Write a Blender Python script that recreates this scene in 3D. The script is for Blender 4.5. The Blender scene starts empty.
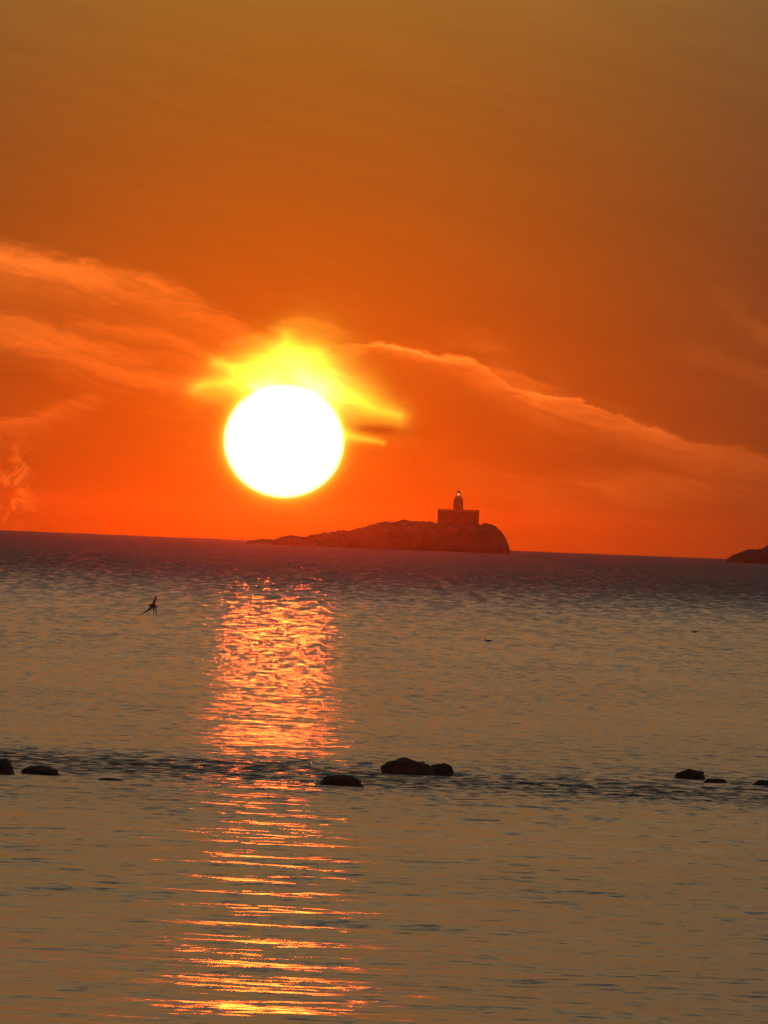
import bpy, bmesh, math, random
import numpy as np
from mathutils import Vector, Matrix, noise as mnoise

random.seed(7)
scene = bpy.context.scene
col = scene.collection

# ------------------------------------------------------------------ camera
CAM_H = 5.0                    # eye height above the water
FPX = 12000.0                  # focal length in picture pixels (long zoom)
R_EARTH = 6371000.0 * 7 / 6    # with ordinary refraction
ROLL = math.atan(0.0398)
EYE_PX = 19.4            # the eye-level line lies this far below the picture centre

cam_data = bpy.data.cameras.new("camera")
cam_data.sensor_fit = 'HORIZONTAL'
cam_data.sensor_width = 36.0
cam_data.lens = 36.0 * FPX / 768.0
cam_data.clip_start = 1.0
cam_data.clip_end = 60000.0
cam = bpy.data.objects.new("camera", cam_data)
col.objects.link(cam)
pitch = math.atan(EYE_PX / FPX)
fwd = Vector((0, math.cos(pitch), math.sin(pitch)))
right0 = Vector((1, 0, 0))
up0 = right0.cross(fwd)
cr, sr = math.cos(ROLL), math.sin(ROLL)
right = right0 * cr + up0 * sr
up = up0 * cr - right0 * sr
m = Matrix((right, up, -fwd)).transposed().to_4x4()
m.translation = Vector((0, 0, CAM_H))
cam.matrix_world = m
scene.camera = cam


def ray(px, py):
    d = fwd * FPX + right * (px - 384.0) + up * (512.0 - py)
    return d.normalized()


def sky_uv(px, py):
    """direction of a photo pixel as azimuth and elevation, in units of 1/12000 rad"""
    d = ray(px, py)
    return math.atan2(d.x, d.y) * FPX, math.asin(d.z) * FPX


def sea_z(x, y):
    return -(x * x + y * y) / (2 * R_EARTH)


def at_dist(px, py, dist):
    d = ray(px, py)
    return Vector((0, 0, CAM_H)) + d * (dist / math.hypot(d.x, d.y))


def on_water(px, py):
    """where the ray through a pixel meets the curved sea"""
    d = ray(px, py)
    h = math.hypot(d.x, d.y)
    t = -d.z / h
    disc = t * t - 2 * CAM_H / R_EARTH
    r = (t - math.sqrt(max(disc, 0))) * R_EARTH
    return Vector((d.x / h * r, d.y / h * r, -r * r / (2 * R_EARTH)))


SUN_U, SUN_V = sky_uv(284, 441)
SUN_AZ, SUN_EL = SUN_U / FPX, SUN_V / FPX

# ------------------------------------------------------------------ render / exposure
scene.render.engine = 'CYCLES'
scene.view_settings.view_transform = 'Standard'
scene.view_settings.look = 'None'
scene.view_settings.exposure = 0.0
scene.view_settings.gamma = 1.0
scene.view_settings.use_curve_mapping = False
scene.cycles.use_denoising = True
scene.cycles.denoiser = 'OPENIMAGEDENOISE'
scene.cycles.use_adaptive_sampling = False
scene.cycles.max_bounces = 4
scene.cycles.diffuse_bounces = 2
scene.cycles.glossy_bounces = 2
scene.cycles.sample_clamp_indirect = 6.0
scene.cycles.volume_bounces = 0


# ------------------------------------------------------------------ node helpers
class NG:
    def __init__(self, tree):
        self.t = tree

    def sock(self, n, i, v):
        if isinstance(v, bpy.types.NodeSocket):
            self.t.links.new(v, n.inputs[i])
        else:
            n.inputs[i].default_value = v

    def m(self, op, a, b=None, c=None, clamp=False):
        n = self.t.nodes.new("ShaderNodeMath")
        n.operation = op
        n.use_clamp = clamp
        self.sock(n, 0, a)
        if b is not None:
            self.sock(n, 1, b)
        if c is not None:
            self.sock(n, 2, c)
        return n.outputs[0]

    def add(self, a, b): return self.m('ADD', a, b)
    def sub(self, a, b): return self.m('SUBTRACT', a, b)
    def mul(self, a, b): return self.m('MULTIPLY', a, b)
    def div(self, a, b): return self.m('DIVIDE', a, b)
    def exp(self, a): return self.m('EXPONENT', a)
    def sqrt(self, a): return self.m('SQRT', a)
    def max(self, a, b): return self.m('MAXIMUM', a, b)
    def min(self, a, b): return self.m('MINIMUM', a, b)

    def rng(self, v, a, b, c=0.0, d=1.0, kind='SMOOTHSTEP'):
        n = self.t.nodes.new("ShaderNodeMapRange")
        n.interpolation_type = kind
        self.sock(n, 0, v)
        for i, q in enumerate((a, b, c, d)):
            self.sock(n, i + 1, q)
        return n.outputs[0]

    def xyz(self, x, y, z=0.0):
        n = self.t.nodes.new("ShaderNodeCombineXYZ")
        self.sock(n, 0, x); self.sock(n, 1, y); self.sock(n, 2, z)
        return n.outputs[0]

    def sep(self, v):
        n = self.t.nodes.new("ShaderNodeSeparateXYZ")
        self.sock(n, 0, v)
        return n.outputs

    def noise(self, vec, scale=1.0, detail=2.0, rough=0.5, dist=0.0):
        n = self.t.nodes.new("ShaderNodeTexNoise")
        n.noise_dimensions = '3D'
        self.sock(n, 'Vector', vec)
        n.inputs['Scale'].default_value = scale
        n.inputs['Detail'].default_value = detail
        n.inputs['Roughness'].default_value = rough
        n.inputs['Distortion'].default_value = dist
        return n.outputs[0], n.outputs[1]

    def curve(self, v, pts):
        """piecewise curve through (x, y) points in real units"""
        xs = [p[0] for p in pts]; ys = [p[1] for p in pts]
        x0, x1 = min(xs), max(xs)
        y0, y1 = min(ys), max(ys)
        if y1 - y0 < 1e-9:
            y1 = y0 + 1e-6
        n = self.t.nodes.new("ShaderNodeFloatCurve")
        c = n.mapping.curves[0]
        P = [((x - x0) / (x1 - x0), (y - y0) / (y1 - y0)) for x, y in sorted(pts)]
        c.points[0].location = P[0]
        c.points[1].location = P[-1]
        for q in P[1:-1]:
            c.points.new(*q)
        n.mapping.extend = 'HORIZONTAL'
        n.mapping.update()
        t = self.rng(v, x0, x1, 0.0, 1.0, 'LINEAR')
        self.sock(n, 'Value', t)
        return self.add(self.mul(n.outputs[0], y1 - y0), y0)


# ------------------------------------------------------------------ world: evening sky
world = bpy.data.worlds.new("World")
scene.world = world
world.use_nodes = True
nt = world.node_tree
g = NG(nt)
bg = nt.nodes['Background']
tc = nt.nodes.new("ShaderNodeTexCoord")
dx, dy, dz = g.sep(tc.outputs['Generated'])
U = g.mul(g.m('ARCTAN2', dx, dy), FPX)
V = g.mul(g.m('ARCSINE', dz), FPX)

# low sky: warm dust glow round the sun (log-linear in distance and height)
dU = g.sub(U, SUN_U)
dV = g.sub(V, SUN_V)
Vc = g.max(g.min(V, 560.0), 0.0)
dVc = g.sub(g.min(V, 560.0), SUN_V)


def glow(k0, kd, kv, kvv, A, s0, dmax):
    a = g.mul(dVc, A)
    D = g.sqrt(g.add(g.add(g.mul(dU, dU), g.mul(a, a)), s0 * s0))
    D = g.min(D, dmax)
    e = g.add(g.mul(D, kd), g.add(g.mul(Vc, kv), k0))
    e = g.add(e, g.mul(g.mul(Vc, Vc), kvv / 1000.0))
    return g.exp(e)


lowR = glow(0.75077, -0.0032132, -0.0032146, 0.0071795, 1.4, 150, 900)
lowG = glow(-1.98715, -0.00175413, -0.00131435, 0.00571468, 1.2, 50, 900)
lowB = glow(-5.91156, 0.00263159, 0.00022507, 0.00098879, 1.3, 50, 900)

# drifting cloud: warped coordinates
wv = g.xyz(g.div(U, 95.0), g.div(V, 42.0), 3.7)
_, wc = g.noise(wv, 1.0, 4.0, 0.55)
w1, w2, w3 = g.sep(wc)
Uw = g.add(U, g.mul(g.sub(w1, 0.5), 46.0))
Vw = g.add(V, g.mul(g.sub(w2, 0.5), 34.0))
fib, fibc = g.noise(g.xyz(g.div(g.add(Uw, g.mul(Vw, 0.9)), 130.0), g.div(g.add(Vw, g.mul(Uw, 0.22)), 17.0), 1.3), 1.0, 5.0, 0.6, 0.6)
fine, _ = g.noise(g.xyz(g.div(Uw, 34.0), g.div(Vw, 12.0), 8.1), 1.0, 4.0, 0.6, 0.4)
fibm = g.rng(fib, 0.28, 0.72, 0.05, 1.6, 'LINEAR')
Vf = g.mul(g.sub(fine, 0.5), 22.0)
finem = g.rng(fine, 0.25, 0.75, 0.55, 1.45, 'LINEAR')


def band(pts, inten, wt, wb, warp=0.5, tex=1.0):
    """a streak of lit cloud along a line of photo points: soft over wt above, wb below"""
    uv = [sky_uv(*p) for p in pts]
    uin = g.add(U, g.mul(g.sub(Uw, U), warp))
    vin = g.add(g.add(V, Vf), g.mul(g.sub(Vw, V), warp))
    c = g.curve(uin, uv)
    iv = g.curve(uin, [(sky_uv(px, pts[0][1])[0], v) for px, v in inten])
    d = g.sub(vin, c)
    upf = g.m('POWER', g.m('DIVIDE', g.max(d, 0.0), wt), 2.0)
    dnf = g.m('POWER', g.m('DIVIDE', g.max(g.mul(d, -1.0), 0.0), wb), 1.3)
    f = g.mul(g.exp(g.mul(g.add(upf, dnf), -1.0)), iv)
    if tex:
        f = g.mul(f, g.add(g.mul(fibm, tex), 1.0 - tex))
    return f


def seg(x0, y0, x1, y1, w, amp, warp=0.6, pw=1.35):
    """a tapered blaze from one photo point to another"""
    a = sky_uv(x0, y0); b = sky_uv(x1, y1)
    ex, ey = b[0] - a[0], b[1] - a[1]
    L2 = ex * ex + ey * ey
    uin = g.add(U, g.mul(g.sub(Uw, U), warp))
    vin = g.add(V, g.mul(g.sub(Vw, V), warp))
    px_, py_ = g.sub(uin, a[0]), g.sub(vin, a[1])
    t = g.m('ADD', g.mul(px_, ex / L2), g.mul(py_, ey / L2), clamp=True)
    qx = g.sub(px_, g.mul(t, ex)); qy = g.sub(py_, g.mul(t, ey))
    r2 = g.add(g.mul(qx, qx), g.mul(qy, qy))
    ww = g.mul(g.add(g.mul(t, 0.55), 0.45), w)
    r = g.div(g.sqrt(r2), ww)
    return g.mul(g.exp(g.mul(g.m('POWER', r, pw), -1.0)), g.mul(g.add(g.mul(t, 0.6), 0.4), amp))


bands = [
    # veil in the upper left
    band([(-160, 238), (-60, 246), (0, 257), (60, 266), (120, 278), (170, 294), (220, 318), (260, 338), (300, 350)],
         [(-160, .35), (-60, .5), (0, .8), (60, .76), (120, .6), (170, .46), (220, .32), (260, .22), (300, 0)], 9, 22, .45, .8),
    band([(-160, 318), (-60, 322), (0, 330), (50, 346), (100, 364), (150, 377), (200, 386), (235, 388)],
         [(-160, .2), (-60, .26), (0, .33), (50, .35), (100, .33), (150, .33), (200, .4), (235, 0)], 20, 15, .5, .85),
    band([(60, 322), (100, 326), (150, 332), (180, 342), (210, 358), (240, 374)],
         [(60, 0), (100, .22), (150, .26), (180, .28), (210, .35), (240, 0)], 6, 8, .4, .5),
    # lit rim of the cloud bank to the right of the sun
    band([(290, 346), (340, 348), (380, 345), (400, 349), (425, 354), (455, 357), (478, 364), (500, 379), (525, 393), (550, 397),
          (580, 402), (610, 411), (640, 425), (680, 438), (720, 446), (768, 455), (860, 470)],
         [(290, 0), (340, .35), (375, .85), (405, 1.1), (430, .75), (455, .78), (478, .6), (500, .3), (525, .34), (550, .55), (580, .4), (640, .22), (700, .13), (768, .07), (860, .03)],
         1.8, 4.0, .32, .6),
    band([(380, 352), (455, 364), (500, 386), (550, 404), (610, 420), (680, 446), (768, 466), (860, 482)],
         [(380, .03), (455, .14), (500, .2), (550, .3), (610, .28), (680, .2), (768, .13), (860, .06)], 12, 26, .5, .8),
    band([(430, 335), (470, 348), (505, 368), (540, 386), (580, 396)],
         [(430, 0), (470, .06), (505, .17), (540, .13), (580, 0)], 16, 18, .7, .9),
    # wisps over the sun
    band([(215, 345), (245, 340), (275, 332), (295, 321), (320, 328), (365, 340)],
         [(215, 0), (245, .25), (275, .22), (295, .3), (320, .2), (365, 0)], 5, 7, .7, .8),
    # far right wisps
    band([(640, 350), (690, 356), (730, 366), (768, 378), (860, 398)],
         [(640, 0), (690, .05), (730, .08), (768, .12), (860, .08)], 9, 9, .6, .8),
    band([(700, 292), (725, 306), (745, 322), (768, 335), (860, 360)],
         [(700, 0), (725, .05), (745, .08), (768, .10), (860, .06)], 16, 9, .7, .9),
    # low left wisps
    band([(-60, 428), (0, 424), (40, 416), (75, 403), (100, 396)],
         [(-60, .18), (0, .22), (40, .19), (75, .17), (100, 0)], 7, 12, .5, .6),
    band([(420, 470), (500, 478), (580, 488), (650, 486), (768, 500), (860, 510)],
         [(420, 0), (500, .10), (580, .16), (650, .12), (768, .05), (860, 0)], 14, 20, .7, .9),
]
B = bands[0]
for q in bands[1:]:
    B = g.add(B, q)

# small cumulus puff at the far left
pu, pv = sky_uv(13, 482)
puffn, _ = g.noise(g.xyz(g.div(U, 17.0), g.div(V, 17.0), 5.5), 1.0, 5.0, 0.62, 0.7)
pd = g.add(g.m('POWER', g.div(g.sub(Uw, pu), 19.0), 2.0), g.m('POWER', g.div(g.sub(Vw, pv), 42.0), 4.0))
puff = g.mul(g.exp(g.mul(pd, -1.0)), g.rng(puffn, 0.44, 0.62, 0.0, 0.30))
B = g.add(B, puff)

# blazing cloud next to the sun
C = seg(198, 388, 262, 380, 19, 1.3)
for a in ((214, 364, 262, 376, 17, 0.95), (262, 372, 300, 372, 24, 1.1), (288, 338, 292, 372, 22, 1.35), (318, 356, 300, 378, 20, 0.9),
          (396, 415, 318, 386, 22, 1.3), (378, 440, 338, 432, 6, 0.75)):
    C = g.add(C, seg(*a))
sr_ = g.sqrt(g.add(g.mul(dU, dU), g.m('POWER', g.mul(dV, 1.06), 2.0)))
rim = g.exp(g.mul(g.max(g.sub(sr_, 58.0), 0.0), -1 / 4.2))
wide = g.exp(g.mul(g.max(g.sub(sr_, 58.0), 0.0), -1 / 34.0))
C = g.mul(C, g.add(g.mul(g.mul(finem, fibm), 0.35), 0.85))
C = g.add(C, g.add(g.mul(rim, 1.1), g.mul(wide, 0.08)))
# dark scrap of cloud at the sun's right shoulder
du_, dv_ = sky_uv(380, 430)
dk = g.add(g.m('POWER', g.div(g.sub(U, du_), 34.0), 2.0), g.m('POWER', g.div(g.sub(g.sub(V, dv_), g.mul(g.sub(U, du_), -0.03)), 6.0), 2.0))
dark = g.exp(g.mul(dk, -1.0))
keep = g.sub(1.0, g.mul(dark, 0.85))
C = g.mul(C, keep)
keep2 = g.sub(1.0, g.mul(dark, 0.35))

body_c = g.curve(U, [sky_uv(*p) for p in ((290, 352), (380, 350), (455, 362), (500, 384), (550, 402), (640, 430), (768, 462), (900, 480))])
body_d = g.sub(body_c, g.add(V, Vf))
body = g.mul(g.mul(g.rng(body_d, 0.0, 30.0), g.rng(body_d, 110.0, 40.0)), g.curve(U, [(sky_uv(px_, 400)[0], v_) for px_, v_ in ((330, 0), (420, .8), (520, 1), (700, .8), (768, .9), (900, .6))]))
body = g.sub(1.0, g.mul(g.mul(body, fibm), 0.10))
streak = g.rng(fib, 0.3, 0.7, 0.955, 1.045, 'LINEAR')
mott = g.mul(g.mul(streak, keep2), body)
disc = g.rng(sr_, 62.0, 55.0, 0.0, 1.0)
bleed = g.add(seg(252, 386, 268, 392, 9, 1.3, .3), seg(300, 376, 318, 392, 14, .8, .3))

# high sky: Nishita, blended in above the dust layer
sky = nt.nodes.new("ShaderNodeTexSky")
sky.sky_type = 'NISHITA'
sky.sun_disc = False
sky.sun_elevation = math.radians(0.8)
sky.sun_rotation = SUN_AZ
sky.air_density = 1.5
sky.dust_density = 4.0
sky.ozone_density = 1.0
NISH = 0.085
hs = nt.nodes.new("ShaderNodeVectorMath")
hs.operation = 'SCALE'
nt.links.new(sky.outputs[0], hs.inputs[0])
hs.inputs['Scale'].default_value = NISH
hx, hy, hz = g.sep(hs.outputs[0])
hi = g.rng(V, 480.0, 1500.0)
# the dust glow also fades with azimuth away from the sunset
azf = g.exp(g.mul(g.max(g.sub(g.m('ABSOLUTE', dU), 900.0), 0.0), -1 / 6000.0))


lowcut = g.sub(1.0, g.mul(g.exp(g.mul(g.max(V, 0.0), -1 / 110.0)), g.mul(g.exp(g.mul(g.m('ABSOLUTE', dU), -1 / 600.0)), 0.66)))


def channel(low, kb, kc, kd):
    lo = g.mul(g.mul(low, lowcut), g.mul(mott, azf))
    lo = g.add(lo, g.add(g.mul(B, kb), g.mul(C, kc)))
    return g.add(lo, g.add(g.mul(disc, kd), g.mul(bleed, 0.55 if kd < 2 else 0.9)))


DISC = (3.0, 1.9, 1.2)
outc = g.xyz(channel(lowR, 1.0, 1.0, DISC[0]), channel(lowG, .19, .82, DISC[1]), channel(lowB, .022, .05, DISC[2]))
nt.links.new(outc, bg.inputs[0])
bg.inputs[1].default_value = 1.0
# thin high veil, grey-gold, brightest on the sunset side
veil = g.mul(g.exp(g.mul(V, -1 / 9000.0)), g.rng(dy, -1.0, 1.0, 0.35, 1.0, 'LINEAR'))
hic = g.xyz(g.add(g.mul(hx, 0.62), g.mul(veil, .197)), g.add(g.mul(hy, 0.95), g.mul(veil, .136)), g.add(g.mul(hz, 1.12), g.mul(veil, .093)))
bg2 = nt.nodes.new("ShaderNodeBackground")
nt.links.new(hic, bg2.inputs[0])
mixs = nt.nodes.new("ShaderNodeMixShader")
nt.links.new(hi, mixs.inputs[0])
nt.links.new(bg.outputs[0], mixs.inputs[1])
nt.links.new(bg2.outputs[0], mixs.inputs[2])
nt.links.new(mixs.outputs[0], nt.nodes['World Output'].inputs[0])
world.cycles.sampling_method = 'MANUAL'
world.cycles.sample_map_resolution = 1024

# ------------------------------------------------------------------ the sun
sun_data = bpy.data.lights.new("sun", 'SUN')
sun_data.energy = 0.038
sun_data.angle = math.radians(0.53)
sun_data.color = (1.0, 0.075, 0.006)
sun = bpy.data.objects.new("sun", sun_data)
col.objects.link(sun)
sd = Vector((math.sin(SUN_AZ) * math.cos(SUN_EL), math.cos(SUN_AZ) * math.cos(SUN_EL), math.sin(SUN_EL)))
sun.rotation_euler = sd.to_track_quat('Z', 'Y').to_euler()
sun.location = (0, 0, 60)


# ------------------------------------------------------------------ object helpers
def tag(o, label=None, cat=None, group=None, kind=None):
    if label: o["label"] = label
    if cat: o["category"] = cat
    if group: o["group"] = group
    if kind: o["kind"] = kind
    return o


def link_mesh(name, me, mat, parent=None):
    o = bpy.data.objects.new(name, me)
    col.objects.link(o)
    if mat:
        me.materials.append(mat)
    if parent:
        o.parent = parent
    return o


def empty(name, loc, rz=0.0):
    o = bpy.data.objects.new(name, None)
    col.objects.link(o)
    o.location = loc
    o.rotation_euler = (0, 0, rz)
    return o


def simple_mat(name, c, rough=0.8, var=0.3, scale=1.0, bump=0.0, emit=None, es=0.0, spec=0.5):
    mt = bpy.data.materials.new(name)
    mt.use_nodes = True
    t = mt.node_tree
    q = NG(t)
    bs = t.nodes['Principled BSDF']
    co = t.nodes.new("ShaderNodeTexCoord")
    f, _ = q.noise(co.outputs['Object'], scale, 5.0, 0.6)
    rp = t.nodes.new("ShaderNodeValToRGB")
    rp.color_ramp.elements[0].position = 0.3
    rp.color_ramp.elements[1].position = 0.7
    rp.color_ramp.elements[0].color = (*[v * (1 - var) for v in c], 1)
    rp.color_ramp.elements[1].color = (*[min(1, v * (1 + var)) for v in c], 1)
    t.links.new(f, rp.inputs[0])
    t.links.new(rp.outputs[0], bs.inputs['Base Color'])
    bs.inputs['Roughness'].default_value = rough
    bs.inputs['Specular IOR Level'].default_value = spec
    if bump:
        bm_ = t.nodes.new("ShaderNodeBump")
        bm_.inputs['Strength'].default_value = bump
        t.links.new(f, bm_.inputs['Height'])
        t.links.new(bm_.outputs[0], bs.inputs['Normal'])
    if emit:
        bs.inputs['Emission Color'].default_value = (*emit, 1)
        bs.inputs['Emission Strength'].default_value = es
    return mt


# ------------------------------------------------------------------ sea
def build_sea():
    rows = list(np.geomspace(3, 60, 40)[:-1])
    r = 60.0
    while r < 420:
        rows.append(r)
        r *= 1.00125
    rows += list(np.geomspace(r, 9700, 160))
    rows = np.array(rows)
    fine = np.radians(np.arange(-3.3, 3.3001, 0.022))
    coarse = np.radians(np.concatenate([np.linspace(3.6, 15, 12), np.linspace(20, 340, 65), np.linspace(345, 356.4, 12)]))
    az = np.concatenate([fine, coarse])
    nr, na = len(rows), len(az)
    Rg, Ag = np.meshgrid(rows, az, indexing='ij')
    X = Rg * np.sin(Ag)
    Y = Rg * np.cos(Ag)
    Z = -(Rg ** 2) / (2 * R_EARTH)
    # wind waves where the mesh is fine enough to hold them
    rs = np.random.RandomState(11)
    aw = np.where(Ag > math.pi, Ag - 2 * math.pi, Ag)
    fade = np.clip((420 - Rg) / 160, 0, 1) * np.clip((Rg - 60) / 10, 0, 1) * np.clip((math.radians(3.3) - np.abs(aw)) / math.radians(.4), 0, 1)
    nf = len(fine)
    sel = np.where(fade[:, :nf].max(axis=1) > 0)[0]
    xs, ys = X[sel, :nf], Y[sel, :nf]
    H = np.zeros_like(xs)
    # gusty patches
    env = 1 + .35 * np.sin(xs * .21 + ys * .047 + 1.0) * np.sin(ys * .083 - xs * .09) + .3 * np.sin(ys * .031 + 2.0)
    lams = np.geomspace(0.6, 8.0, 40)
    for L in lams:
        th = rs.normal(0, .55) + .12
        k = 2 * math.pi / L
        slope = .0060 * (1.0 if L < 3 else (3 / L) ** .6)
        a = slope / k
        ph = rs.uniform(0, 6.28)
        arg = k * (xs * math.sin(th) + ys * math.cos(th)) + ph + .6 * np.sin(xs * .13 * rs.uniform(.5, 1.5) + ys * .05 + rs.uniform(0, 6))
        H += a * (np.sin(arg) + .22 * np.sin(2 * arg + 1.57))
    Z[sel, :nf] += H * env * fade[sel, :nf]
    verts = np.stack([X, Y, Z], -1).reshape(-1, 3)
    i = np.arange(nr - 1)[:, None]
    j = np.arange(na)[None, :]
    j2 = (j + 1) % na
    quads = np.stack([i * na + j, i * na + j2, (i + 1) * na + j2, (i + 1) * na + j], -1).reshape(-1, 4)[:, ::-1]
    # centre cap
    c = len(verts)
    verts = np.vstack([verts, [[0, 0, 0]]])
    tris = np.stack([np.full(na, c), (np.arange(na) + 1) % na, np.arange(na)], -1)
    me = bpy.data.meshes.new("sea")
    nq, ntri = len(quads), len(tris)
    me.vertices.add(len(verts)); me.vertices.foreach_set("co", verts.astype(np.float32).ravel())
    loops = np.concatenate([quads.ravel(), tris.ravel()]).astype(np.int32)
    me.loops.add(len(loops)); me.loops.foreach_set("vertex_index", loops)
    me.polygons.add(nq + ntri)
    me.polygons.foreach_set("loop_start", np.concatenate([np.arange(nq) * 4, nq * 4 + np.arange(ntri) * 3]).astype(np.int32))
    me.update(calc_edges=True)
    me.validate()
    me.polygons.foreach_set("use_smooth", np.ones(len(me.polygons), bool))
    return me


def sea_material():
    mt = bpy.data.materials.new("sea_water")
    mt.use_nodes = True
    t = mt.node_tree
    q = NG(t)
    bs = t.nodes['Principled BSDF']
    geo = t.nodes.new("ShaderNodeNewGeometry")
    X, Y, Z = q.sep(geo.outputs['Position'])
    dist = q.sqrt(q.add(q.mul(X, X), q.mul(Y, Y)))
    # ripples at three sizes: two cross slopes each
    def rip(scale, seed, detail):
        _, c = q.noise(q.xyz(q.mul(X, 0.62), Y, seed), scale, detail, 0.55)
        a, b, d = q.sep(c)
        return q.sub(a, 0.5), q.sub(b, 0.5), q.sub(d, 0.5)
    a1 = rip(0.55, 0.0, 1.0)
    a2 = rip(1.9, 3.3, 1.0)
    a3 = rip(6.0, 6.6, 1.0)
    # wave groups: crests hidden behind crests draw the slopes out along the view
    def grp(lx, ly, seed):
        _, c = q.noise(q.xyz(q.div(X, lx), q.div(Y, ly), seed), 1.0, 3.0, 0.65)
        a, b, d = q.sep(c)
        return q.sub(a, 0.5), q.sub(b, 0.5), q.sub(d, 0.5)
    gl = None
    for lx, ly, r0, sd_i in ((.26, .7, 110.0, 1.1), (.36, 1.3, 220.0, 4.4), (.56, 2.8, 380.0, 7.7), (.85, 8.5, 640.0, 2.9), (1.3, 24.0, 1000.0, 5.6)):
        bb = grp(lx, ly, sd_i)
        wgt = q.mul(q.rng(dist, r0 * .5, r0), q.rng(dist, r0 * 2.2, r0 * 5.0, 1.0, 0.35))
        v_ = (q.mul(bb[0], wgt), q.mul(bb[1], wgt))
        gl = v_ if gl is None else (q.add(gl[0], v_[0]), q.add(gl[1], v_[1]))
    # wind patches: rougher cat's paws and slicks
    gust, _ = q.noise(q.xyz(q.div(X, 14.0), q.div(Y, 30.0), 2.0), 1.0, 5.0, 0.62)
    big, _ = q.noise(q.xyz(q.div(X, 160.0), q.div(Y, 260.0), 9.0), 1.0, 3.0, 0.5)
    gm = q.add(q.rng(gust, 0.3, 0.7, 0.72, 1.28, 'LINEAR'), q.rng(big, 0.3, 0.7, -0.15, 0.15, 'LINEAR'))
    # open water beyond the sheltered bay is rougher; so is the water over the reef
    edge = q.add(dist, q.mul(q.sub(gust, 0.5), 260.0))
    off = q.rng(edge, 700.0, 1350.0)
    reefd = q.sub(Y, q.add(q.add(246.0, q.mul(X, -0.35)), q.mul(q.sub(gust, 0.5), 14.0)))
    reef = q.exp(q.mul(q.m('POWER', q.div(reefd, 13.0), 2.0), -1.0))
    k = q.mul(gm, q.add(q.add(1.0, q.mul(off, OFFSHORE)), q.mul(reef, REEF)))
    far = q.rng(dist, 250.0, 420.0)                        # beyond the modelled waves the slopes carry all of it
    kk = q.mul(k, q.add(q.mul(far, FARK - NEARK), NEARK))
    def mix(i, w):
        tot = None
        for n_, w_ in zip((a1, a2, a3), w):
            v_ = q.mul(n_[i], w_)
            tot = v_ if tot is None else q.add(tot, v_)
        return tot
    sx = q.add(q.mul(mix(0, (.4, 1.0, .9)), q.mul(kk, CROSS)), q.mul(gl[0], GRX))
    n1 = mix(1, (.75, 1.35, .9))
    n2 = mix(2, (.75, 1.35, .9))
    ray_ = q.sqrt(q.add(q.mul(n1, n1), q.mul(n2, n2)))     # steeper faces look to the shore
    sy = q.sub(q.add(q.mul(ray_, kk), q.mul(gl[1], q.mul(q.rng(dist, 150.0, 500.0, GRY * .8, GRY), k))), q.sub(q.rng(dist, 150.0, 500.0, SHIFT_N, SHIFT), q.add(q.mul(q.rng(dist, 550.0, 1500.0), 0.24), q.mul(reef, 0.08))))
    sy = q.m('SMOOTH_MAX', sy, q.add(q.rng(dist, 110.0, 260.0, -0.013, 0.0), q.rng(dist, 260.0, 600.0, -0.008, -0.002)), 0.012)   # faces leaning away hide behind the crests
    nx, ny, nz = q.sep(geo.outputs['Normal'])
    nv = q.xyz(q.sub(nx, sx), q.sub(ny, sy), nz)
    nn = t.nodes.new("ShaderNodeVectorMath")
    nn.operation = 'NORMALIZE'
    t.links.new(nv, nn.inputs[0])
    t.links.new(nn.outputs[0], bs.inputs['Normal'])
    bs.inputs['Base Color'].default_value = (0.03, 0.035, 0.03, 1)
    bs.inputs['IOR'].default_value = 1.333
    t.links.new(q.add(q.rng(dist, 120.0, 600.0, ROUGH_N, ROUGH_F), q.rng(gust, 0.3, 0.7, -0.015, 0.015)), bs.inputs['Roughness'])
    return mt


OFFSHORE, REEF, NEARK, FARK, CROSS, SHIFT = 0.7, 1.9, 0.33, 0.12, 0.9, -0.050
ROUGH_N, ROUGH_F, SHIFT_N, GRX, GRY = 0.20, 0.135, 0.072, 0.45, 0.44
sea = link_mesh("sea", build_sea(), sea_material())
tag(sea, "calm rippled evening sea with an orange glitter path under the sun", "sea", kind="structure")


# ------------------------------------------------------------------ island and headland
def fbm(x, y, z, o=5):
    return mnoise.fractal(Vector((x, y, z)), 0.9, 2.1, o)


ISLE_D = 4200.0
ISLE_M = ISLE_D / FPX


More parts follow.
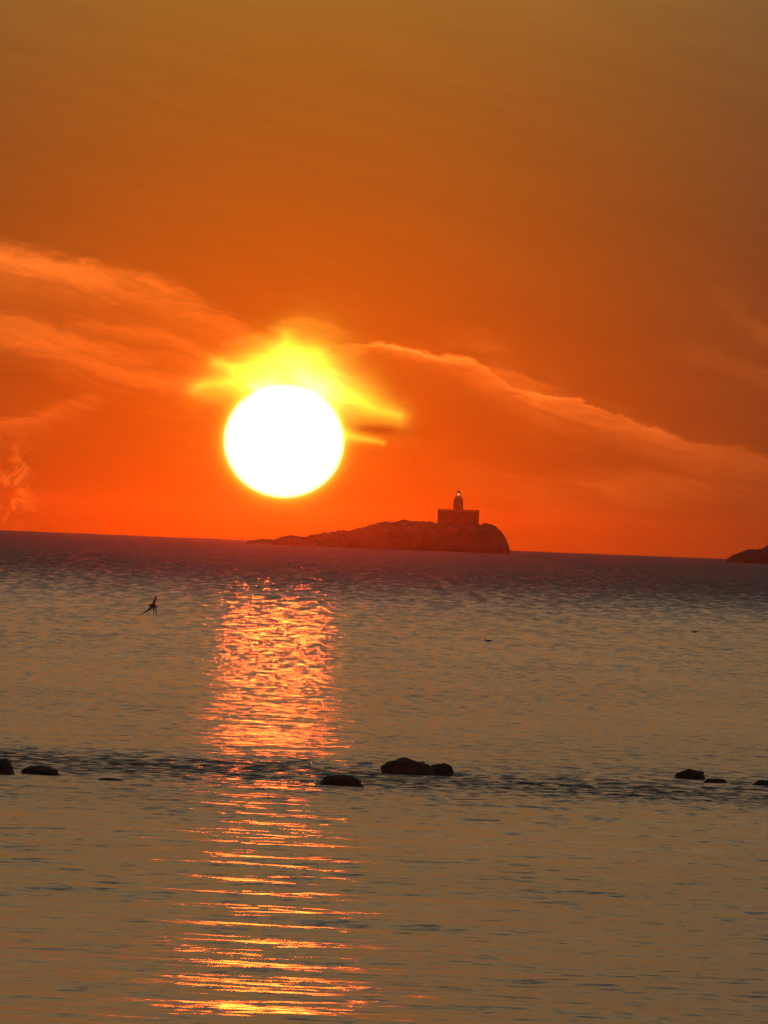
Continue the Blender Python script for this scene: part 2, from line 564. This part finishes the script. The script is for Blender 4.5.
def terrain(name, outline, dist, depth, mat, seed, rough, nx=420, ny=60, back=None):
    """a rocky mass whose skyline passes through the given photo points, standing on the sea at dist"""
    pts = []
    for px, py in outline:
        p = at_dist(px, py, dist)
        pts.append((p.x, p.z))
    pts.sort()
    xs = np.linspace(pts[0][0], pts[-1][0], nx)
    hs = np.interp(xs, [p[0] for p in pts], [p[1] for p in pts])
    z0 = sea_z(0, dist)
    bm = bmesh.new()
    grid = []
    for j in range(ny):
        t = j / (ny - 1) * 2 - 1          # -1 shore side .. +1 far side
        rowv = []
        for i, x in enumerate(xs):
            h = max(hs[i] - z0, 0.0)
            dloc = depth * (0.35 + 0.65 * min(1.0, h / 8.0))
            y = dist + t * dloc * 0.5
            n = fbm(x * .09 + seed, y * .09, 1.0)
            n2 = fbm(x * .55 + seed, y * .55, 4.0)
            s = max(0.0, 1 - abs(t) ** 2.6)
            s = s ** 0.62
            z = h * s * (1 + 0.10 * n * (1 if abs(t) > .25 else .4)) + rough * (n2 * .55 + n * .6) * min(1, h / 3.0) * (0.4 + s)
            z += -2.5 * (1 - s) ** 3 - (0.8 if abs(t) == 1 else 0)
            rowv.append(bm.verts.new((x, y + 1.5 * n, z0 + z)))
        grid.append(rowv)
    for j in range(ny - 1):
        for i in range(nx - 1):
            bm.faces.new((grid[j][i], grid[j][i + 1], grid[j + 1][i + 1], grid[j + 1][i]))
    # close the underside below the water
    lo = z0 - 4.0
    ring = [grid[0][i] for i in range(nx)] + [grid[j][-1] for j in range(1, ny)] + [grid[-1][i] for i in range(nx - 2, -1, -1)] + [grid[j][0] for j in range(ny - 2, 0, -1)]
    low = [bm.verts.new((v.co.x, v.co.y, lo)) for v in ring]
    for i in range(len(ring)):
        k2 = (i + 1) % len(ring)
        bm.faces.new((ring[k2], ring[i], low[i], low[k2]))
    bm.faces.new(low)
    bmesh.ops.recalc_face_normals(bm, faces=bm.faces)
    me = bpy.data.meshes.new(name)
    bm.to_mesh(me); bm.free()
    return link_mesh(name, me, mat)


rock_mat = simple_mat("island_rock", (0.085, 0.065, 0.048), 0.9, 0.4, 0.12, 0.3)
isle_line = [(246, 542), (252, 540.6), (262, 539.6), (268, 539.0), (273, 539.9), (279, 538.2), (287, 536.8), (295, 536.9), (303, 538.0),
             (310, 536.6), (318, 535.0), (325, 533.8), (335, 533.2), (344, 532.4), (350, 531.2), (358, 529.6), (366, 527.8), (374, 525.4), (381, 523.4),
             (387, 522.6), (392, 523.2), (397, 522.0), (403, 521.6), (411, 522.4), (418, 523.6), (426, 523.0), (433, 523.6), (445, 524.2), (460, 524.6),
             (474, 525.2), (480, 525.6), (486, 525.2), (491, 525.4), (495, 527.0), (499, 531.0), (503, 534.6), (506, 540.0), (508.5, 546.0), (510.5, 552.5)]
island = terrain("island", isle_line, ISLE_D, 46.0, rock_mat, 3.0, 0.75)
tag(island, "low rocky island with a steep right end carrying the lighthouse", "island", kind="structure")

head_line = [(724, 562), (728, 559.2), (733, 556.4), (738, 554.0), (743, 552.6), (748, 551.0), (754, 550.4), (760, 550.2), (764, 548.4), (768, 546.4),
             (776, 543), (790, 538), (820, 530), (870, 524), (940, 518), (1030, 514), (1130, 522), (1200, 545), (1230, 600)]
headland = terrain("headland", head_line, 4400.0, 90.0, rock_mat, 11.0, 0.7, 500, 60)
tag(headland, "dark sloping tip of a rocky headland on the horizon", "headland", kind="structure")


# ------------------------------------------------------------------ lighthouse
def box_bm(bm, x0, x1, y0, y1, z0, z1):
    vs = [bm.verts.new(c) for c in ((x0, y0, z0), (x1, y0, z0), (x1, y1, z0), (x0, y1, z0), (x0, y0, z1), (x1, y0, z1), (x1, y1, z1), (x0, y1, z1))]
    for f in ((0, 3, 2, 1), (4, 5, 6, 7), (0, 1, 5, 4), (1, 2, 6, 5), (2, 3, 7, 6), (3, 0, 4, 7)):
        bm.faces.new([vs[i] for i in f])


def lathe_bm(bm, prof, n=16, cx=0.0, cy=0.0, caps=True):
    rings = []
    for r, z in prof:
        rings.append([bm.verts.new((cx + r * math.cos(2 * math.pi * i / n), cy + r * math.sin(2 * math.pi * i / n), z)) for i in range(n)])
    for a, b in zip(rings[:-1], rings[1:]):
        for i in range(n):
            bm.faces.new((a[i], a[(i + 1) % n], b[(i + 1) % n], b[i]))
    if caps:
        bm.faces.new(list(reversed(rings[0])))
        bm.faces.new(rings[-1])


def part(name, build, mat, parent, smooth=False, bevel=0.0):
    bm = bmesh.new()
    build(bm)
    if bevel:
        bmesh.ops.bevel(bm, geom=list(bm.edges), offset=bevel, segments=1, affect='EDGES')
    me = bpy.data.meshes.new(name)
    bm.to_mesh(me); bm.free()
    if smooth:
        for p in me.polygons: p.use_smooth = True
    return link_mesh(name, me, mat, parent)


plaster = simple_mat("weathered_plaster", (0.09, 0.08, 0.065), 0.9, 0.25, 0.4, 0.2)
stone_trim = simple_mat("stone_trim", (0.27, 0.23, 0.18), 0.85, 0.25, 1.0, 0.2)
iron = simple_mat("painted_iron", (0.05, 0.045, 0.04), 0.5, 0.3, 2.0)
door_mat = simple_mat("door_wood", (0.07, 0.05, 0.04), 0.7, 0.3, 3.0)
glass = bpy.data.materials.new("lantern_glass")
glass.use_nodes = True
gb = glass.node_tree.nodes['Principled BSDF']
gb.inputs['Base Color'].default_value = (1, .97, .92, 1)
gb.inputs['Transmission Weight'].default_value = 1.0
gb.inputs['Roughness'].default_value = 0.0
gb.inputs['IOR'].default_value = 1.05
lamp_mat = simple_mat("lit_lamp", (0.8, 0.6, 0.4), 0.4, 0.1, 2.0, 0.0, (1.0, 0.34, 0.13), 1.5)

pl = at_dist(436.6, 524.0, ISLE_D)
pr = at_dist(479.2, 525.6, ISLE_D)
roof = at_dist(458.0, 509.6, ISLE_D)
W = pr.x - pl.x
zb = at_dist(458, 524.8, ISLE_D).z - 3.4
hb = roof.z - zb
lh = empty("lighthouse", ((pl.x + pr.x) / 2, ISLE_D + 1.0, zb))
tag(lh, "lighthouse on the island: square flat-roofed block with a short lit lantern tower on its roof", "lighthouse")
hw = W / 2
hd = 5.5
part("wall", lambda b: box_bm(b, -hw + .25, hw - .25, -hd, hd, 0, hb - .55), plaster, lh, bevel=.04)
part("plinth", lambda b: box_bm(b, -hw, hw, -hd - .25, hd + .25, -.6, 3.0), stone_trim, lh, bevel=.05)
part("cornice", lambda b: box_bm(b, -hw, hw, -hd - .25, hd + .25, hb - .55, hb - .22), stone_trim, lh, bevel=.04)


def parapet(b):
    for (x0, x1, y0, y1) in ((-hw + .1, hw - .1, -hd - .12, -hd + .25), (-hw + .1, hw - .1, hd - .25, hd + .12), (-hw + .1, -hw + .45, -hd + .25, hd - .25), (hw - .45, hw - .1, -hd + .25, hd - .25)):
        box_bm(b, x0, x1, y0, y1, hb - .22, hb)


part("parapet", parapet, plaster, lh)
# tower on the roof
tx = at_dist(458.2, 505, ISLE_D).x - lh.location.x
t_top = at_dist(458, 497.4, ISLE_D).z - zb
part("tower", lambda b: lathe_bm(b, [(1.85, hb - .3), (1.85, hb + .2), (1.7, hb + .3), (1.62, t_top - .9), (1.4, t_top - .3), (1.3, t_top)], 8, tx, 0), plaster, lh)
gal = part("gallery", lambda b: lathe_bm(b, [(1.0, t_top), (1.35, t_top + .02), (1.35, t_top + .16), (1.0, t_top + .18)], 16, tx, 0), stone_trim, lh)


def rail(b):
    for i in range(12):
        a = i * math.pi / 6
        lathe_bm(b, [(.025, t_top + .16), (.025, t_top + .85)], 6, tx + 1.28 * math.cos(a), 1.28 * math.sin(a))
    n = 24
    for zz in (.5, .85):
        for i in range(n):
            a0, a1 = 2 * math.pi * i / n, 2 * math.pi * (i + 1) / n
            vs = []
            for aa in (a0, a1):
                for rr, z in ((1.255, -.02), (1.305, -.02), (1.305, .02), (1.255, .02)):
                    vs.append(b.verts.new((tx + rr * math.cos(aa), rr * math.sin(aa), t_top + zz + z)))
            for f in ((0, 1, 5, 4), (1, 2, 6, 5), (2, 3, 7, 6), (3, 0, 4, 7)):
                b.faces.new([vs[i2] for i2 in f])


part("railing", rail, iron, gal)
l0, l1 = t_top + .18, t_top + 1.65
lan = part("lantern_room", lambda b: lathe_bm(b, [(.72, l0), (.78, l0 + .02), (.78, l0 + .3), (.70, l0 + .32)], 8, tx, 0), stone_trim, lh)
for i in range(8):
    a = (i + .5) * math.pi / 4
    a0, a1 = i * math.pi / 4 + .06, (i + 1) * math.pi / 4 - .06

    def pane(b, a0=a0, a1=a1):
        vs = []
        for rr in (.70, .685):
            for aa, z in ((a0, l0 + .33), (a1, l0 + .33), (a1, l1 - .03), (a0, l1 - .03)):
                vs.append(b.verts.new((tx + rr * math.cos(aa), rr * math.sin(aa), z)))
        for f in ((0, 1, 2, 3), (7, 6, 5, 4), (0, 4, 5, 1), (1, 5, 6, 2), (2, 6, 7, 3), (3, 7, 4, 0)):
            b.faces.new([vs[k2] for k2 in f])
    part("pane", pane, glass, lan)
    aa = i * math.pi / 4
    part("mullion", lambda b, aa=aa: lathe_bm(b, [(.04, l0 + .31), (.04, l1)], 6, tx + .71 * math.cos(aa), .71 * math.sin(aa)), iron, lan)
part("lamp", lambda b: lathe_bm(b, [(.12, l0 + .31), (.2, l0 + .4), (.34, l0 + .6), (.4, l0 + .85), (.34, l0 + 1.1), (.18, l0 + 1.28)], 16, tx, 0), lamp_mat, lan, True)
dome = part("dome", lambda b: lathe_bm(b, [(.92, l1), (.92, l1 + .1), (.8, l1 + .22), (.55, l1 + .45), (.25, l1 + .6), (.1, l1 + .66), (.12, l1 + .8), (.03, l1 + .9)], 16, tx, 0), iron, lh, True)
part("vane", lambda b: lathe_bm(b, [(.03, l1 + .88), (.015, l1 + 1.7)], 6, tx, 0), iron, dome)

# ------------------------------------------------------------------ rocks of the reef
wet_rock = simple_mat("wet_rock", (0.050, 0.028, 0.020), 0.6, 0.5, 6.0, 0.5)


def rock(px0, px1, top, base, label, seed, skew=0.0, flat=1.0, group=None):
    pc = on_water((px0 + px1) / 2, base)
    d = math.hypot(pc.x, pc.y)
    s = d / FPX
    w = (px1 - px0) * s
    h = (base - top) * s
    bm = bmesh.new()
    bmesh.ops.create_icosphere(bm, subdivisions=4, radius=1.0)
    for v in bm.verts:
        p = v.co.normalized()
        n = fbm(p.x * 1.3 + seed, p.y * 1.3, p.z * 1.3, 4)
        n2 = fbm(p.x * 4 + seed, p.y * 4, p.z * 4 + 7, 4)
        cell = mnoise.cell(Vector((p.x * 2.6 + seed, p.y * 2.6, p.z * 2.6)))
        rid = abs(mnoise.noise(Vector((p.x * 3.1 + seed, p.y * 3.1, p.z * 2.2 + 3)))) 
        r = 1 + .16 * n + .08 * n2 + .05 * cell - .16 * max(0, .25 - rid) / .25
        x = p.x * r
        z = p.z * r
        z = math.copysign(abs(z) ** flat, z)
        x += skew * max(z, 0)
        v.co = (x * w * .52, p.y * r * max(w * .45, .22), z)
    zmax = max(v.co.z for v in bm.verts)
    for v in bm.verts:
        v.co.z = v.co.z / zmax * h if v.co.z > 0 else v.co.z * .28
    # wider foot just under the surface
    for v in bm.verts:
        if v.co.z < 0:
            v.co.x *= 1.12; v.co.y *= 1.15
    me = bpy.data.meshes.new("rock")
    bm.to_mesh(me); bm.free()
    for p in me.polygons: p.use_smooth = True
    o = link_mesh("rock", me, wet_rock)
    o.location = (pc.x, pc.y, pc.z)
    tag(o, label, "rock", group or "rocks breaking the surface along the reef")
    return o


rock(382.5, 431, 757.5, 774.5, "largest dark rock, broad rounded dome with a smaller rock touching its right foot", 1.2, -.08, .62)
rock(428, 453.5, 762.5, 774.5, "small rounded dark rock touching the right foot of the largest dome", 5.1, .05, .8)
rock(319, 361, 774.5, 785, "low jagged dark rock in the glitter path, in front of the reef line", 9.4, .1, 1.0)
rock(676, 705, 768.5, 779, "lone small domed rock on the open side of the reef, far from the largest dome", 14.2, 0, .8)
rock(704, 727, 778.2, 782.5, "flat dark rock barely awash beside the lone small domed rock", 17.8, 0, .9)
rock(754, 790, 779.5, 785.5, "long flat dark rock at the reef's end beyond the lone domed rock", 21.5, .1, 1.0)
rock(-16, 13, 757.5, 773.5, "steep dark rock at the end of the reef, next to a low ridged rock", 25.7, -.1, .9)
rock(22, 57, 765.5, 773.8, "low ridged dark rock next to the steep rock at the reef's end", 30.3, .05, 1.1)
rock(97, 124, 777.9, 780.2, "thin sliver of dark rock barely awash between the low ridged rock and the glitter path", 34.9, 0, 1.0)


# ------------------------------------------------------------------ birds
feather = simple_mat("dark_feathers", (0.06, 0.05, 0.045), 0.8, 0.3, 8.0)
bill_mat = simple_mat("bill", (0.25, 0.16, 0.05), 0.5, 0.2, 8.0)


def tube_body(bm, pts):
    """smooth closed body through (centre, half width, half height, side axis, up axis)"""
    rings = []
    for c, a, b, sx_, uz in pts:
        rings.append([bm.verts.new(c + sx_ * (a * math.cos(t)) + uz * (b * math.sin(t))) for t in [2 * math.pi * i / 10 for i in range(10)]])
    for r0, r1 in zip(rings[:-1], rings[1:]):
        for i in range(10):
            bm.faces.new((r0[i], r0[(i + 1) % 10], r1[(i + 1) % 10], r1[i]))
    bm.faces.new(list(reversed(rings[0])))
    bm.faces.new(rings[-1])
    return rings


def flying_bird(loc, s, label):
    """gull-like bird banking: long axis ax, one wing raised, the other sweeping down and out"""
    root = empty("flying_bird", loc)
    tag(root, label, "bird")
    bm = bmesh.new()
    ax = Vector((-.55, .75, .10)).normalized()      # heading out to sea
    sd_ = Vector((1, .1, .25)).normalized()
    upv = sd_.cross(ax).normalized()
    prof = [(-.30, .030, .006), (-.22, .034, .014), (-.12, .055, .042), (-.02, .075, .075), (.08, .076, .078), (.16, .056, .056), (.21, .032, .034), (.25, .034, .036), (.285, .026, .028), (.305, .012, .012)]
    tube_body(bm, [(ax * (a * s), w * s, h * s, sd_, upv) for a, w, h in prof])

    def wing(path):
        secs = []
        for p, ch, th in path:
            p = Vector(p) * s
            ring = []
            for fx, fz in ((.5, 0), (.2, .5), (-.2, .4), (-.5, 0), (-.2, -.25), (.2, -.4)):
                ring.append(bm.verts.new(p + ax * (fx * ch * s) + Vector((0, 0, 1)).cross(ax) * (fz * th * s)))
            secs.append(ring)
        for r0, r1 in zip(secs[:-1], secs[1:]):
            for i in range(6):
                bm.faces.new((r0[i], r0[(i + 1) % 6], r1[(i + 1) % 6], r1[i]))
        bm.faces.new(list(reversed(secs[0]))); bm.faces.new(secs[-1])
    wing([((0, .03, .0), .17, .10), ((.02, .05, .14), .18, .075), ((.07, .02, .24), .15, .055), ((.085, -.05, .36), .07, .02), ((.08, -.09, .40), .02, .006)])
    wing([((0, .03, .0), .17, .09), ((-.10, .05, -.09), .18, .06), ((-.22, .02, -.20), .14, .05), ((-.40, -.05, -.30), .08, .02), ((-.60, -.10, -.38), .03, .008)])
    # legs trailing
    bmesh.ops.recalc_face_normals(bm, faces=bm.faces)
    me = bpy.data.meshes.new("body")
    bm.to_mesh(me); bm.free()
    for p in me.polygons: p.use_smooth = True
    link_mesh("body", me, feather, root)

    def bill(b):
        tube_body(b, [(ax * (.30 * s), .012 * s, .014 * s, sd_, upv), (ax * (.34 * s), .008 * s, .010 * s, sd_, upv), (ax * (.365 * s), .002 * s, .003 * s, sd_, upv)])
    part("bill", bill, bill_mat, root)
    for q in (-1, 1):
        def legf(b, q=q):
            c0 = sd_ * (.03 * q * s) - upv * (.04 * s) - ax * (.05 * s)
            c1 = c0 + Vector((.05 + .02 * q, -.05, -.24)) * s
            x_, y_ = Vector((1, 0, 0)), Vector((0, 1, 0))
            tube_body(b, [(c0, .026 * s, .026 * s, x_, y_), (c0.lerp(c1, .7), .016 * s, .016 * s, x_, y_), (c1, .024 * s, .034 * s, x_, y_)])
        part("leg", legf, feather, root)
    return root


flying_bird(at_dist(153.3, 606.0, 500.0), 1.12, "dark bird banking low over the water beside the glitter path, one wing raised")


def floating_bird(px, py, label, flip=1):
    loc = on_water(px, py)
    root = empty("floating_bird", loc)
    tag(root, label, "bird", "birds resting on the water")
    bm = bmesh.new()
    X_ = Vector((0, 1, 0)); Zv = Vector((0, 0, 1))
    prof = [(-.20, .05, .01, .012), (-.15, .045, .03, .022), (-.08, .03, .06, .05), (0, .025, .07, .06), (.07, .03, .06, .055), (.11, .06, .032, .04),
            (.125, .10, .024, .028), (.14, .14, .026, .028), (.165, .155, .024, .026), (.19, .15, .012, .012)]
    tube_body(bm, [(Vector((a * flip, 0, z)), w, h, X_, Zv) for a, z, w, h in prof])
    bmesh.ops.recalc_face_normals(bm, faces=bm.faces)
    me = bpy.data.meshes.new("body")
    bm.to_mesh(me); bm.free()
    for p in me.polygons: p.use_smooth = True
    link_mesh("body", me, feather, root)
    part("bill", lambda b: tube_body(b, [(Vector((.185 * flip, 0, .149)), .009, .009, X_, Zv), (Vector((.235 * flip, 0, .14)), .002, .003, X_, Zv)]), bill_mat, root)


floating_bird(695, 632.5, "tiny dark bird resting on open water towards the headland, beyond the lone domed rock", 1)
floating_bird(488, 641.5, "tiny dark bird resting on the water below the island's steep end", -1)

# ------------------------------------------------------------------ evening haze over the sea
HAZE = 0.84e-5
hm = bpy.data.materials.new("haze_air")
hm.use_nodes = True
ht = hm.node_tree
for n in list(ht.nodes):
    ht.nodes.remove(n)
ho = ht.nodes.new("ShaderNodeOutputMaterial")
hv = ht.nodes.new("ShaderNodeVolumePrincipled")
hv.inputs['Color'].default_value = (1.0, 0.6, 0.35, 1)
hv.inputs['Density'].default_value = HAZE
hv.inputs['Anisotropy'].default_value = 0.98
ht.links.new(hv.outputs[0], ho.inputs['Volume'])
part("haze", lambda b: box_bm(b, -9900, 9900, -9900, 9900, -8.0, 21.9), hm, None)
tag(bpy.data.objects["haze"], "warm evening haze over the sea", "haze", kind="stuff")
